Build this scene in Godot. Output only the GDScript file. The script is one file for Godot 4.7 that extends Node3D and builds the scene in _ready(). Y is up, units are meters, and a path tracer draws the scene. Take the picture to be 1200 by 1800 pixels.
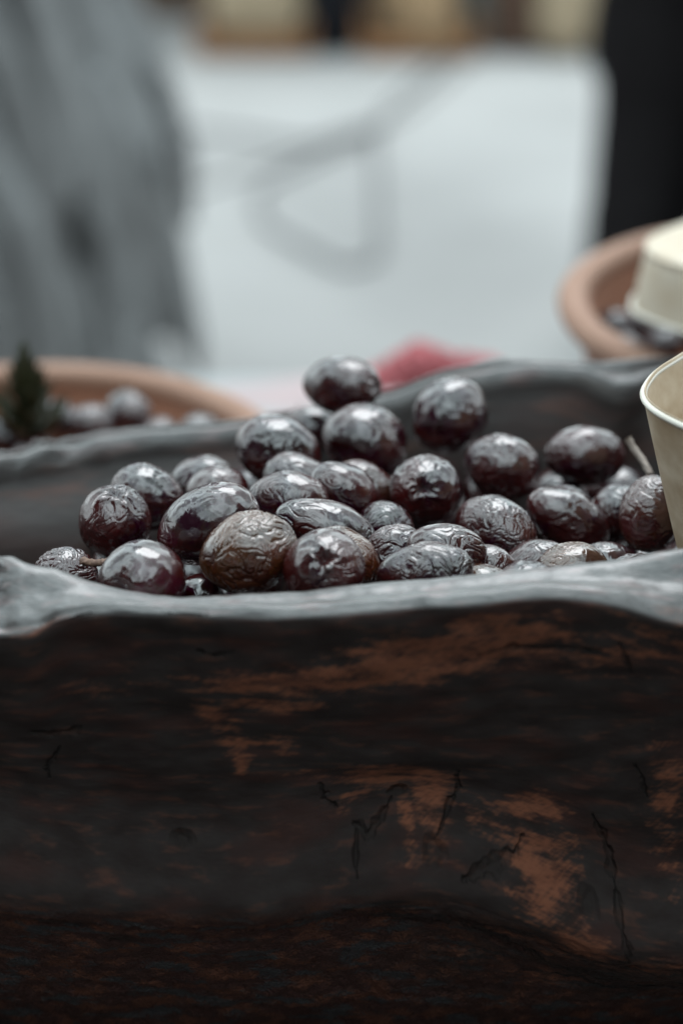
extends Node3D

var env: Environment
var mats := {}


# ---------------------------------------------------------------- helpers
func noise(sd: int, freq: float, octaves := 1) -> FastNoiseLite:
	var n := FastNoiseLite.new()
	n.seed = sd
	n.noise_type = FastNoiseLite.TYPE_SIMPLEX_SMOOTH
	n.frequency = freq
	n.fractal_type = FastNoiseLite.FRACTAL_NONE if octaves == 1 else FastNoiseLite.FRACTAL_FBM
	n.fractal_octaves = octaves
	return n


func mat(linear: Color, rough: float, spec := 0.5) -> StandardMaterial3D:
	var m := StandardMaterial3D.new()
	m.albedo_color = linear.linear_to_srgb()
	m.roughness = rough
	m.metallic_specular = spec
	return m


func mottled(a: Color, b: Color, rough: float, freq: float, size_m: float, sd: int, bump := 0.0) -> StandardMaterial3D:
	# two natural tones of one stuff in patches, world triplanar
	var m := mat(Color.WHITE, rough)
	var t := NoiseTexture2D.new()
	t.width = 512
	t.height = 512
	t.seamless = true
	t.noise = noise(sd, freq, 5)
	var g := Gradient.new()
	g.set_color(0, a.linear_to_srgb())
	g.set_color(1, b.linear_to_srgb())
	t.color_ramp = g
	m.albedo_texture = t
	m.uv1_triplanar = true
	m.uv1_world_triplanar = true
	m.uv1_scale = Vector3.ONE / size_m
	if bump > 0.0:
		var h := NoiseTexture2D.new()
		h.width = 512
		h.height = 512
		h.seamless = true
		h.noise = noise(sd + 7, freq * 2.0, 5)
		m.heightmap_enabled = true
		m.heightmap_texture = h
		m.heightmap_scale = bump
	return m


func put(called: String, mesh: Mesh, material: Material, parent: Node = self) -> MeshInstance3D:
	var o := MeshInstance3D.new()
	o.name = called
	o.mesh = mesh
	o.material_override = material
	parent.add_child(o, true)
	return o


func tag(o: Node, label: String, category: String, group := "") -> void:
	o.set_meta("label", label)
	o.set_meta("category", category)
	if group != "":
		o.set_meta("group", group)


func structure(o: Node) -> void:
	o.set_meta("kind", "structure")


func base(called: String, at: Vector3, turn := 0.0) -> Node3D:
	var o := Node3D.new()
	o.name = called
	o.position = at
	o.rotation.y = turn
	add_child(o, true)
	return o


func grid(pts: PackedVector3Array, nu: int, nv: int, wrap: bool, cols := PackedColorArray(), uvs := PackedVector2Array(), flip := false) -> ArrayMesh:
	# nu points round (u), nv points along (v), row after row; smooth normals from the neighbours
	var nrm := PackedVector3Array()
	nrm.resize(nu * nv)
	for j in nv:
		var ja := maxi(j - 1, 0)
		var jb := mini(j + 1, nv - 1)
		for i in nu:
			var ia := i - 1
			var ib := i + 1
			if wrap:
				# the first and last columns coincide
				ia = nu - 2 if i == 0 else i - 1
				ib = 1 if i == nu - 1 else i + 1
			else:
				ia = maxi(ia, 0)
				ib = mini(ib, nu - 1)
			var du := pts[j * nu + ib] - pts[j * nu + ia]
			var dv := pts[jb * nu + i] - pts[ja * nu + i]
			if du.length_squared() < 1e-14:
				var jn := 1 if j == 0 else nv - 2
				du = pts[jn * nu + ib] - pts[jn * nu + ia]
			var n := dv.cross(du).normalized()
			nrm[j * nu + i] = -n if flip else n
	var idx := PackedInt32Array()
	idx.resize((nu - 1) * (nv - 1) * 6)
	var k := 0
	for j in nv - 1:
		for i in nu - 1:
			var a := j * nu + i
			var b := a + 1
			var c := a + nu
			var d := c + 1
			if flip:
				idx[k] = a; idx[k + 1] = c; idx[k + 2] = b
				idx[k + 3] = b; idx[k + 4] = c; idx[k + 5] = d
			else:
				idx[k] = a; idx[k + 1] = b; idx[k + 2] = c
				idx[k + 3] = b; idx[k + 4] = d; idx[k + 5] = c
			k += 6
	var arr := []
	arr.resize(Mesh.ARRAY_MAX)
	arr[Mesh.ARRAY_VERTEX] = pts
	arr[Mesh.ARRAY_NORMAL] = nrm
	arr[Mesh.ARRAY_INDEX] = idx
	if cols.size():
		arr[Mesh.ARRAY_COLOR] = cols
	if uvs.size():
		arr[Mesh.ARRAY_TEX_UV] = uvs
	var m := ArrayMesh.new()
	m.add_surface_from_arrays(Mesh.PRIMITIVE_TRIANGLES, arr)
	return m


func lathe(profile: Array, nu: int, wob: float, sd: int, corners := 0, corner_amp := 0.0, corner_at := 0.0) -> ArrayMesh:
	# profile of Vector2(radius, height), smoothed by the caller
	var n := noise(sd, 1.0, 2)
	var pts := PackedVector3Array()
	for q in profile:
		for i in nu:
			var f := TAU * float(i % (nu - 1)) / (nu - 1)
			var r: float = q.x * (1.0 + corner_amp * cos(corners * (f - corner_at)))
			r += wob * n.get_noise_3d(cos(f) * 1.3, q.y * 8.0, sin(f) * 1.3)
			pts.append(Vector3(r * cos(f), q.y, r * sin(f)))
	return grid(pts, nu, profile.size(), true)


func tube(path: Array, radii: Array, sides: int, wob := 0.0, sd := 1) -> ArrayMesh:
	var n := noise(sd, 120.0)
	var pts := PackedVector3Array()
	var up := Vector3(0.13, 0.9, 0.31).normalized()
	for j in path.size():
		var t: Vector3 = (path[mini(j + 1, path.size() - 1)] - path[maxi(j - 1, 0)]).normalized()
		var x := up.cross(t).normalized()
		var y := t.cross(x)
		for i in sides + 1:
			var f := TAU * float(i % sides) / sides
			var r: float = radii[j] * (1.0 + wob * n.get_noise_3d(cos(f), j * 0.02, sin(f)))
			pts.append(path[j] + (x * cos(f) + y * sin(f)) * r)
	return grid(pts, sides + 1, path.size(), true, PackedColorArray(), PackedVector2Array(), true)


func spline(pts: Array, per: int) -> Array:
	var out := []
	for i in pts.size() - 1:
		var p0 = pts[maxi(i - 1, 0)]
		var p3 = pts[mini(i + 2, pts.size() - 1)]
		for k in per:
			out.append(pts[i].cubic_interpolate(pts[i + 1], p0, p3, float(k) / per))
	out.append(pts[-1])
	return out


func bevel_box(size: Vector3, b: float) -> ArrayMesh:
	var st := SurfaceTool.new()
	st.begin(Mesh.PRIMITIVE_TRIANGLES)
	st.set_smooth_group(-1)
	var h := size / 2.0
	# six faces, twelve chamfers and eight corners, written out by axis
	var quad := func(a: Vector3, bb: Vector3, c: Vector3, d: Vector3):
		var nn := (bb - a).cross(c - a)
		var seq := [a, c, bb, a, d, c] if nn.dot(a + c) > 0.0 else [a, bb, c, a, c, d]
		for v in seq:
			st.add_vertex(v)
	for ax in 3:
		var u := (ax + 1) % 3
		var w := (ax + 2) % 3
		for s in [-1.0, 1.0]:
			var f := []
			for k in [[-1, -1], [1, -1], [1, 1], [-1, 1]]:
				var p := Vector3.ZERO
				p[ax] = s * h[ax]
				p[u] = k[0] * (h[u] - b)
				p[w] = k[1] * (h[w] - b)
				f.append(p)
			quad.call(f[0], f[1], f[2], f[3])
			for s2 in [-1.0, 1.0]:
				# chamfer between the face of ax and the face of u
				var p1 := Vector3.ZERO
				p1[ax] = s * h[ax]
				p1[u] = s2 * (h[u] - b)
				p1[w] = h[w] - b
				var p2 := p1
				p2[w] = -p1[w]
				var p3 := Vector3.ZERO
				p3[ax] = s * (h[ax] - b)
				p3[u] = s2 * h[u]
				p3[w] = -(h[w] - b)
				var p4 := p3
				p4[w] = -p3[w]
				quad.call(p1, p2, p3, p4)
	for sx in [-1, 1]:
		for sy in [-1, 1]:
			for sz in [-1, 1]:
				var c := Vector3(sx * h.x, sy * h.y, sz * h.z)
				var a1 := c - Vector3(sx * b, sy * b, 0)
				var a2 := c - Vector3(sx * b, 0, sz * b)
				var a3 := c - Vector3(0, sy * b, sz * b)
				var seq := [a1, a3, a2] if (a2 - a1).cross(a3 - a1).dot(c) > 0.0 else [a1, a2, a3]
				for v in seq:
					st.add_vertex(v)
	st.generate_normals()
	return st.commit()


func flesh(bones: Array, cell: float, k: float, fold := 0.0, sd := 1, fold_scale := Vector3.ONE) -> ArrayMesh:
	# tapered capsules [a, b, ra, rb] joined by a smooth minimum and meshed as surface nets
	var lo := Vector3.ONE * 1e9
	var hi := -lo
	for b in bones:
		var r := maxf(b[2], b[3]) + k + 3.0 * cell + fold
		lo = lo.min(b[0] - Vector3.ONE * r).min(b[1] - Vector3.ONE * r)
		hi = hi.max(b[0] + Vector3.ONE * r).max(b[1] + Vector3.ONE * r)
	var n := Vector3i(((hi - lo) / cell).ceil()) + Vector3i.ONE
	var f := PackedFloat32Array()
	f.resize(n.x * n.y * n.z)
	f.fill(1.0)
	var sy := n.x
	var sz := n.x * n.y
	for b in bones:
		var pa: Vector3 = b[0]
		var ab: Vector3 = b[1] - b[0]
		var l2 := maxf(ab.length_squared(), 1e-9)
		var ra: float = b[2]
		var rb: float = b[3]
		var pad := Vector3.ONE * (maxf(ra, rb) + k + 2.5 * cell + fold)
		var c0 := Vector3i(((b[0].min(b[1]) - pad - lo) / cell).floor()).clamp(Vector3i.ZERO, n - Vector3i.ONE)
		var c1 := Vector3i(((b[0].max(b[1]) + pad - lo) / cell).ceil()).clamp(Vector3i.ZERO, n - Vector3i.ONE)
		for z in range(c0.z, c1.z + 1):
			for y in range(c0.y, c1.y + 1):
				var at := z * sz + y * sy
				for x in range(c0.x, c1.x + 1):
					var p := lo + Vector3(x, y, z) * cell - pa
					var t := clampf(p.dot(ab) / l2, 0.0, 1.0)
					var d := (p - ab * t).length() - lerpf(ra, rb, t)
					var e := f[at + x]
					var h := maxf(k - absf(d - e), 0.0) / k
					f[at + x] = minf(d, e) - h * h * k * 0.25
	if fold > 0.0:
		var nz := noise(sd, 1.0, 2)
		for z in n.z:
			for y in n.y:
				for x in n.x:
					var at := z * sz + y * sy + x
					if f[at] < 4.0 * cell + fold and f[at] > -4.0 * cell - fold:
						var p := (lo + Vector3(x, y, z) * cell) * fold_scale
						p += Vector3(p.y * 0.6, p.x * 0.8, 0.0)
						f[at] += fold * (0.55 - 2.2 * absf(nz.get_noise_3dv(p)))
	var id := PackedInt32Array()
	id.resize(f.size())
	id.fill(-1)
	var vs := PackedVector3Array()
	var offs := [0, 1, sy, sy + 1, sz, sz + 1, sz + sy, sz + sy + 1]
	var cor := [Vector3(0, 0, 0), Vector3(1, 0, 0), Vector3(0, 1, 0), Vector3(1, 1, 0), Vector3(0, 0, 1), Vector3(1, 0, 1), Vector3(0, 1, 1), Vector3(1, 1, 1)]
	var edges := [[0, 1], [2, 3], [4, 5], [6, 7], [0, 2], [1, 3], [4, 6], [5, 7], [0, 4], [1, 5], [2, 6], [3, 7]]
	for z in n.z - 1:
		for y in n.y - 1:
			for x in n.x - 1:
				var at := z * sz + y * sy + x
				if absf(f[at]) > 3.0 * cell + fold:
					continue
				var ins := 0
				for q in 8:
					if f[at + offs[q]] < 0.0:
						ins += 1
				if ins == 0 or ins == 8:
					continue
				var sum := Vector3.ZERO
				var cnt := 0
				for e in edges:
					var d0 := f[at + offs[e[0]]]
					var d1 := f[at + offs[e[1]]]
					if (d0 < 0.0) != (d1 < 0.0):
						sum += cor[e[0]].lerp(cor[e[1]], d0 / (d0 - d1))
						cnt += 1
				id[at] = vs.size()
				vs.append(lo + (Vector3(x, y, z) + sum / cnt) * cell)
	var idx := PackedInt32Array()
	for z in range(1, n.z - 1):
		for y in range(1, n.y - 1):
			for x in range(1, n.x - 1):
				var at := z * sz + y * sy + x
				var s0 := f[at] < 0.0
				for ax in 3:
					var step: int = [1, sy, sz][ax]
					if s0 == (f[at + step] < 0.0):
						continue
					var u: int = [sy, sz, 1][ax]
					var w: int = [sz, 1, sy][ax]
					var a := id[at - u - w]
					var b := id[at - w]
					var c := id[at]
					var d := id[at - u]
					if a < 0 or b < 0 or c < 0 or d < 0:
						continue
					if s0:
						idx.append_array([a, c, b, a, d, c])
					else:
						idx.append_array([a, b, c, a, c, d])
	var nr := PackedVector3Array()
	nr.resize(vs.size())
	for i in range(0, idx.size(), 3):
		var w := (vs[idx[i + 2]] - vs[idx[i]]).cross(vs[idx[i + 1]] - vs[idx[i]])
		nr[idx[i]] += w
		nr[idx[i + 1]] += w
		nr[idx[i + 2]] += w
	for i in nr.size():
		nr[i] = nr[i].normalized()
	var arr := []
	arr.resize(Mesh.ARRAY_MAX)
	arr[Mesh.ARRAY_VERTEX] = vs
	arr[Mesh.ARRAY_NORMAL] = nr
	arr[Mesh.ARRAY_INDEX] = idx
	var m := ArrayMesh.new()
	m.add_surface_from_arrays(Mesh.PRIMITIVE_TRIANGLES, arr)
	return m


# ---------------------------------------------------------------- olives
func olive_mesh(la: float, lb: float, kind: String, sd: int, nu: int, nv: int) -> ArrayMesh:
	var n1 := noise(sd, 0.13)
	var n2 := noise(sd + 101, 0.29)
	var n3 := noise(sd + 202, 0.05)
	var n4 := noise(sd + 303, 0.42)
	var nw := noise(sd + 404, 0.10)
	var amp1 := 0.0
	var amp2 := 0.0
	var wid := 0.15
	var lump := 0.35
	match kind:
		"smooth":
			amp1 = 0.16; amp2 = 0.05; wid = 0.09; lump = 0.3
		"wrinkle":
			amp1 = 0.40; amp2 = 0.24; wid = 0.14; lump = 0.45
		"brown":
			amp1 = 0.50; amp2 = 0.28; wid = 0.13; lump = 0.55
		"crease":
			amp1 = 0.42; amp2 = 0.10; wid = 0.13; lump = 0.3
		"hole", "dimple":
			amp1 = 0.30; amp2 = 0.16; wid = 0.2; lump = 0.35
		_:
			amp1 = 0.28; amp2 = 0.14; wid = 0.22; lump = 0.35
	var dark := Color(0.0105, 0.0025, 0.0037)
	var warm := Color(0.030, 0.0056, 0.0066)
	if kind == "brown":
		dark = Color(0.030, 0.0100, 0.0050)
		warm = Color(0.070, 0.0245, 0.0095)
	elif kind == "red":
		dark = Color(0.0292, 0.0084, 0.0078)
		warm = Color(0.0553, 0.0163, 0.0130)
	elif kind == "smooth":
		dark = Color(0.0130, 0.0036, 0.0052)
		warm = Color(0.0286, 0.0065, 0.0084)
	var along := 0.55 if kind != "crease" else 0.28
	var pts := PackedVector3Array()
	var cols := PackedColorArray()
	pts.resize(nu * nv)
	cols.resize(nu * nv)
	var ma := la * 1000.0
	var mb := lb * 1000.0
	for j in nv:
		var t := PI * float(j) / (nv - 1)
		var ct := cos(t)
		var stt := sin(t)
		for i in nu:
			var f := TAU * float(i % (nu - 1)) / (nu - 1)
			var egg := 1.0 + 0.05 * ct - 0.03 * ct * ct
			var d := Vector3(stt * cos(f), ct, stt * sin(f))
			var p := Vector3(d.x * mb * egg, d.y * ma, d.z * mb * egg)
			var nrm := Vector3(d.x / mb, d.y / ma, d.z / mb).normalized()
			var q := Vector3(p.x, p.y * along, p.z)
			var wv := nw.get_noise_3dv(p) * 7.0
			q += Vector3(wv, wv * 0.4, nw.get_noise_3dv(p + Vector3(40, 7, 3)) * 7.0)
			var mask := clampf(0.62 + 1.1 * n3.get_noise_3dv(p + Vector3(9, 9, 9)), 0.0, 1.0)
			if kind == "smooth" or kind == "crease":
				mask = clampf(0.25 + 1.6 * n3.get_noise_3dv(p + Vector3(9, 9, 9)), 0.0, 1.0)
			var v1 := n1.get_noise_3dv(q)
			var v2 := n2.get_noise_3dv(q * 1.15)
			var h := lump * n3.get_noise_3dv(p * 1.6)
			h -= amp1 * mask * exp(-absf(v1) / wid)
			h += amp1 * 0.3 * mask * absf(v1)
			h -= amp2 * (0.3 + 0.7 * mask) * exp(-absf(v2) / (wid * 1.2))
			h += 0.035 * n4.get_noise_3dv(p)
			if kind == "hole" or kind == "dimple":
				var rr := Vector2(p.x, p.z).length() * (1.0 if ct > 0.0 else 99.0)
				var rag := rr * (1.0 + 0.22 * sin(f * 3.0 + sd) + 0.12 * sin(f * 7.0 + 2.0 * sd))
				h -= (2.6 if kind == "hole" else 1.5) * exp(-rag * rag / 3.4)
				h += 0.55 * exp(-pow((rag - 3.6) / 1.3, 2.0))
				h -= 0.45 * exp(-pow((rag - 4.4) / 2.0, 2.0)) * maxf(0.0, sin(f * 5.0 + 1.7 * sd + rr * 0.3))
			else:
				# the small scar at the stem end
				var r2 := (p.x * p.x + p.z * p.z) * (1.0 if ct > 0.0 else 99.0)
				h -= 0.7 * exp(-r2 / 2.2)
			p += nrm * h
			pts[j * nu + i] = p * 0.001
			var c := clampf(0.5 + 0.9 * n3.get_noise_3dv(p * 1.3 + Vector3(50, 0, 0)) + 0.35 * v2, 0.0, 1.0)
			var ripe := smoothstep(0.18, 0.75, n3.get_noise_3dv(p * 0.7 + Vector3(0, 90, 20)) + 0.30 * absf(ct) + 0.25 * v2)
			cols[j * nu + i] = dark.lerp(warm, c).lerp(Color(0.046, 0.0092, 0.0078), 0.40 * ripe)
	return grid(pts, nu, nv, true, cols, PackedVector2Array(), true)


func olive_material(rough_lo: float, rough_hi: float, sd: int) -> StandardMaterial3D:
	var m := StandardMaterial3D.new()
	m.vertex_color_use_as_albedo = true
	m.metallic_specular = 0.55
	m.roughness = 1.0
	var t := NoiseTexture2D.new()
	t.width = 256
	t.height = 256
	t.seamless = true
	t.noise = noise(sd, 0.012, 5)
	var g := Gradient.new()
	g.set_color(0, Color(rough_lo, rough_lo, rough_lo))
	g.set_color(1, Color(rough_hi, rough_hi, rough_hi))
	g.add_point(0.42, Color(rough_lo, rough_lo, rough_lo).lerp(Color(rough_hi, rough_hi, rough_hi), 0.15))
	g.add_point(0.55, Color(rough_lo, rough_lo, rough_lo).lerp(Color(rough_hi, rough_hi, rough_hi), 0.8))
	t.color_ramp = g
	m.roughness_texture = t
	m.uv1_triplanar = true
	m.uv1_scale = Vector3.ONE * 40.0
	m.clearcoat_enabled = true
	m.clearcoat = 0.65
	m.clearcoat_roughness = 0.12
	var h := NoiseTexture2D.new()
	h.width = 256
	h.height = 256
	h.seamless = true
	h.noise = noise(sd + 3, 0.03, 4)
	m.heightmap_enabled = true
	m.heightmap_texture = h
	m.heightmap_scale = 0.012
	return m


func olives() -> void:
	var shiny := olive_material(0.07, 0.30, 11)
	var oily := olive_material(0.10, 0.27, 12)
	# kind, centre, long axis, half length, half width, label
	var rows := [
		["smooth", Vector3(-0.0403, 0.9320, -0.5444), Vector3(0.86, 0.50, 0.03), 0.0168, 0.0117, "long smooth dark purple olive leaning upright at the front of the heap"],
		["brown", Vector3(-0.0273, 0.9320, -0.5252), Vector3(0.93, 0.37, -0.00), 0.0148, 0.0120, "round brown olive covered all over in shiny crumpled wrinkles, nearest the front rim"],
		["hole", Vector3(-0.0049, 0.9305, -0.5163), Vector3(0.00, 0.66, 0.75), 0.0138, 0.0120, "purple olive whose open stem hole faces the viewer between two brown wrinkled olives"],
		["crease", Vector3(-0.0049, 0.9268, -0.5528), Vector3(0.96, -0.29, 0.08), 0.0161, 0.0087, "long glossy olive lying level with lengthwise creases, behind the olive with the stem hole"],
		["brown", Vector3(0.0005, 0.9248, -0.5358), Vector3(0.77, -0.44, 0.47), 0.0119, 0.0092, "amber brown wrinkled olive half hidden behind the olive with the stem hole"],
		["smooth", Vector3(-0.0579, 0.9265, -0.5171), Vector3(0.98, 0.17, -0.04), 0.0129, 0.0121, "plump smooth olive with a dull bloom, against the front rim beside a dry stalk"],
		["wrinkle", Vector3(-0.0833, 0.9179, -0.5396), Vector3(0.99, -0.12, 0.07), 0.0100, 0.0079, "small wrinkled olive with a dry stalk, lowest beside the dipping front rim"],
		["dimple", Vector3(-0.0704, 0.9239, -0.5622), Vector3(0.10, 0.96, 0.27), 0.0128, 0.0113, "dark olive with a puckered stem dimple on its top, beside the bare rear wall"],
		["wrinkle", Vector3(-0.0626, 0.9233, -0.5840), Vector3(0.86, -0.51, 0.08), 0.0124, 0.0102, "finely wrinkled grey sheened olive behind the one with the puckered top dimple"],
		["soft", Vector3(-0.0466, 0.9163, -0.6094), Vector3(0.96, 0.25, 0.13), 0.0114, 0.0095, "soft blurred olive farther back of the two overlapping beside the bare rear wall"],
		["soft", Vector3(-0.0404, 0.9207, -0.5916), Vector3(1.00, 0.03, 0.06), 0.0107, 0.0093, "soft blurred olive nearer of the two overlapping behind the long smooth one"],
		["wrinkle", Vector3(-0.0213, 0.9271, -0.6123), Vector3(0.91, -0.39, 0.17), 0.0148, 0.0120, "large wrinkled olive sloping down beside the rim, before the topmost pair"],
		["soft", Vector3(-0.0164, 0.9287, -0.5692), Vector3(1.00, -0.06, 0.07), 0.0130, 0.0093, "smooth oval olive lying level just behind the long creased glossy one"],
		["soft", Vector3(-0.0139, 0.9241, -0.5922), Vector3(0.86, -0.47, 0.16), 0.0126, 0.0096, "olive tilted over the back of the smooth oval one, below the large sloping one"],
		["crease", Vector3(0.0004, 0.9269, -0.5797), Vector3(0.81, -0.57, 0.11), 0.0120, 0.0091, "narrow creased olive sloping down at the middle of the heap"],
		["red", Vector3(0.0075, 0.9182, -0.5971), Vector3(0.68, -0.73, 0.05), 0.0131, 0.0101, "reddish purple olive mostly hidden below the second highest olive"],
		["soft", Vector3(0.0136, 0.9201, -0.5670), Vector3(0.93, -0.25, 0.26), 0.0093, 0.0086, "pale sheened olive end in the hollow below the reddish purple one"],
		["wrinkle", Vector3(0.0161, 0.9225, -0.5442), Vector3(0.94, 0.27, -0.22), 0.0097, 0.0086, "small finely wrinkled olive tucked between two long glossy ones at the front"],
		["crease", Vector3(0.0315, 0.9272, -0.5363), Vector3(0.97, -0.24, -0.02), 0.0123, 0.0083, "glossy dark olive with a few curved folds on its end, behind the long wrinkled one"],
		["wrinkle", Vector3(0.0244, 0.9283, -0.5203), Vector3(0.99, 0.13, 0.08), 0.0143, 0.0086, "long dark olive with rippled parallel wrinkles resting on the front rim"],
		["brown", Vector3(0.0413, 0.9190, -0.5232), Vector3(0.95, 0.05, 0.30), 0.0104, 0.0094, "brown wrinkled olive of which only the crown shows over the front rim"],
		["wrinkle", Vector3(0.0078, 0.9227, -0.6300), Vector3(0.87, -0.48, -0.08), 0.0150, 0.0133, "big round wrinkled olive directly under the topmost olive"],
		["dimple", Vector3(0.0000, 0.9336, -0.6550), Vector3(0.86, 0.16, 0.48), 0.0148, 0.0102, "topmost olive of the heap, plump with a dent in its flank"],
		["soft", Vector3(-0.0113, 0.9125, -0.6672), Vector3(0.99, 0.05, 0.10), 0.0103, 0.0082, "blurred olive peeping out behind the topmost olive"],
		["wrinkle", Vector3(0.0373, 0.9279, -0.6413), Vector3(0.63, 0.58, -0.52), 0.0144, 0.0126, "big round olive lit on its shoulder, standing tall beside the topmost pair"],
		["hole", Vector3(0.0272, 0.9233, -0.5884), Vector3(-0.13, 0.47, 0.88), 0.0135, 0.0118, "reddish dark olive with a round stem hole turned to the viewer, mid heap"],
		["wrinkle", Vector3(0.0535, 0.9215, -0.6118), Vector3(0.91, -0.38, 0.19), 0.0128, 0.0114, "thick wrinkled olive sloping between the stem hole olive and the rear wall"],
		["wrinkle", Vector3(0.0840, 0.9152, -0.6354), Vector3(0.99, -0.07, -0.15), 0.0144, 0.0106, "egg shaped olive lying level alone against the dark rear wall"],
		["wrinkle", Vector3(0.0486, 0.9195, -0.5662), Vector3(0.79, -0.39, 0.48), 0.0139, 0.0107, "wrinkled purple olive sloping down in front of the thick sloping one"],
		["wrinkle", Vector3(0.0725, 0.9164, -0.5808), Vector3(0.84, -0.53, 0.11), 0.0150, 0.0095, "long lilac sheened wrinkled olive beside the cream tub's olive, pointing down"],
		["soft", Vector3(0.0735, 0.9077, -0.6054), Vector3(0.98, -0.13, 0.14), 0.0114, 0.0095, "dark olive mostly hidden behind the long lilac sheened one"],
		["soft", Vector3(0.0900, 0.9133, -0.5926), Vector3(0.49, 0.86, -0.14), 0.0101, 0.0093, "black olive in shadow deep between the lilac sheened one and the cream tub"],
		["red", Vector3(0.0978, 0.9223, -0.5725), Vector3(0.26, 0.83, -0.49), 0.0126, 0.0101, "upright brownish red olive touching the cream tub"],
		["brown", Vector3(0.0687, 0.9236, -0.5312), Vector3(0.97, -0.06, -0.25), 0.0108, 0.0081, "brown olive with a crackled silvery crown showing above the rising front rim"],
		["soft", Vector3(0.0600, 0.9149, -0.5495), Vector3(0.98, 0.15, 0.12), 0.0119, 0.0088, "blurred pale sheened olive crown just behind the front rim, beside the crackled one"],
		["soft", Vector3(0.0823, 0.9126, -0.5547), Vector3(0.98, -0.19, 0.00), 0.0106, 0.0081, "blurred olive crown between the crackled one and the cream tub"],
		["soft", Vector3(0.0533, 0.9260, -0.5115), Vector3(0.99, 0.13, 0.07), 0.0105, 0.0092, "out of focus olive crown rising right against the front rim"],
		["soft", Vector3(0.0898, 0.9164, -0.5433), Vector3(0.99, -0.06, -0.13), 0.0087, 0.0062, "tiny olive end showing over the rim below the cream tub"],
		["soft", Vector3(0.0459, 0.9183, -0.5419), Vector3(0.70, -0.69, 0.18), 0.0086, 0.0069, "small purple olive end wedged beside the glossy folded one"],
		["soft", Vector3(-0.0428, 0.9163, -0.5278), Vector3(0.93, 0.38, 0.01), 0.0078, 0.0064, "small brown olive end low between the bloomed olive and the crumpled brown one"],
	]
	for k in rows.size():
		var r = rows[k]
		var at: Vector3 = r[1]
		var fine := absf(at.distance_to(Vector3(0, 1.19, 0)) - 0.6) < 0.045
		var m := olive_mesh(r[3], r[4], r[0], 17 + k * 31, 217 if fine else 101, 157 if fine else 71)
		var o := put("olive", m, shiny if r[0] == "smooth" or r[0] == "crease" else oily)
		var y: Vector3 = r[2].normalized()
		var x := y.cross(Vector3(0.3, 0.2, 0.93)).normalized()
		o.transform = Transform3D(Basis(x, y, x.cross(y)), at)
		tag(o, r[5], "olive", "black olives heaped in the wooden bowl")
		if r[0] == "wrinkle" and k == 6:
			# a dry stalk still on its end
			var inv := o.transform.affine_inverse()
			var path := []
			for s in [Vector3(-0.0770, 0.9252, -0.5330), Vector3(-0.0735, 0.9256, -0.5310), Vector3(-0.0700, 0.9270, -0.5290), Vector3(-0.0672, 0.9280, -0.5275)]:
				path.append(inv * s)
			path = spline(path, 6)
			var rad := []
			for q in path.size():
				rad.append(0.00095 + 0.0005 * exp(-q * 0.45))
			put("stalk", tube(path, rad, 12, 0.5, 5), mottled(Color(0.07, 0.035, 0.025), Color(0.16, 0.09, 0.06), 0.7, 0.02, 0.02, 71), o)
	var dry := spline([Vector3(0.0930, 0.9370, -0.5992), Vector3(0.0951, 0.9342, -0.5968), Vector3(0.0974, 0.9319, -0.5936), Vector3(0.0995, 0.9288, -0.5888)], 6)
	var thick := []
	for q in dry.size():
		thick.append(0.0011 + 0.0007 * exp(-q * 0.5))
	var st := put("stalk", tube(dry, thick, 12, 0.4, 8), mottled(Color(0.17, 0.13, 0.11), Color(0.28, 0.23, 0.20), 0.7, 0.02, 0.02, 72))
	tag(st, "thin pale dry stalk leaning against the cream tub", "stalk")
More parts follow.
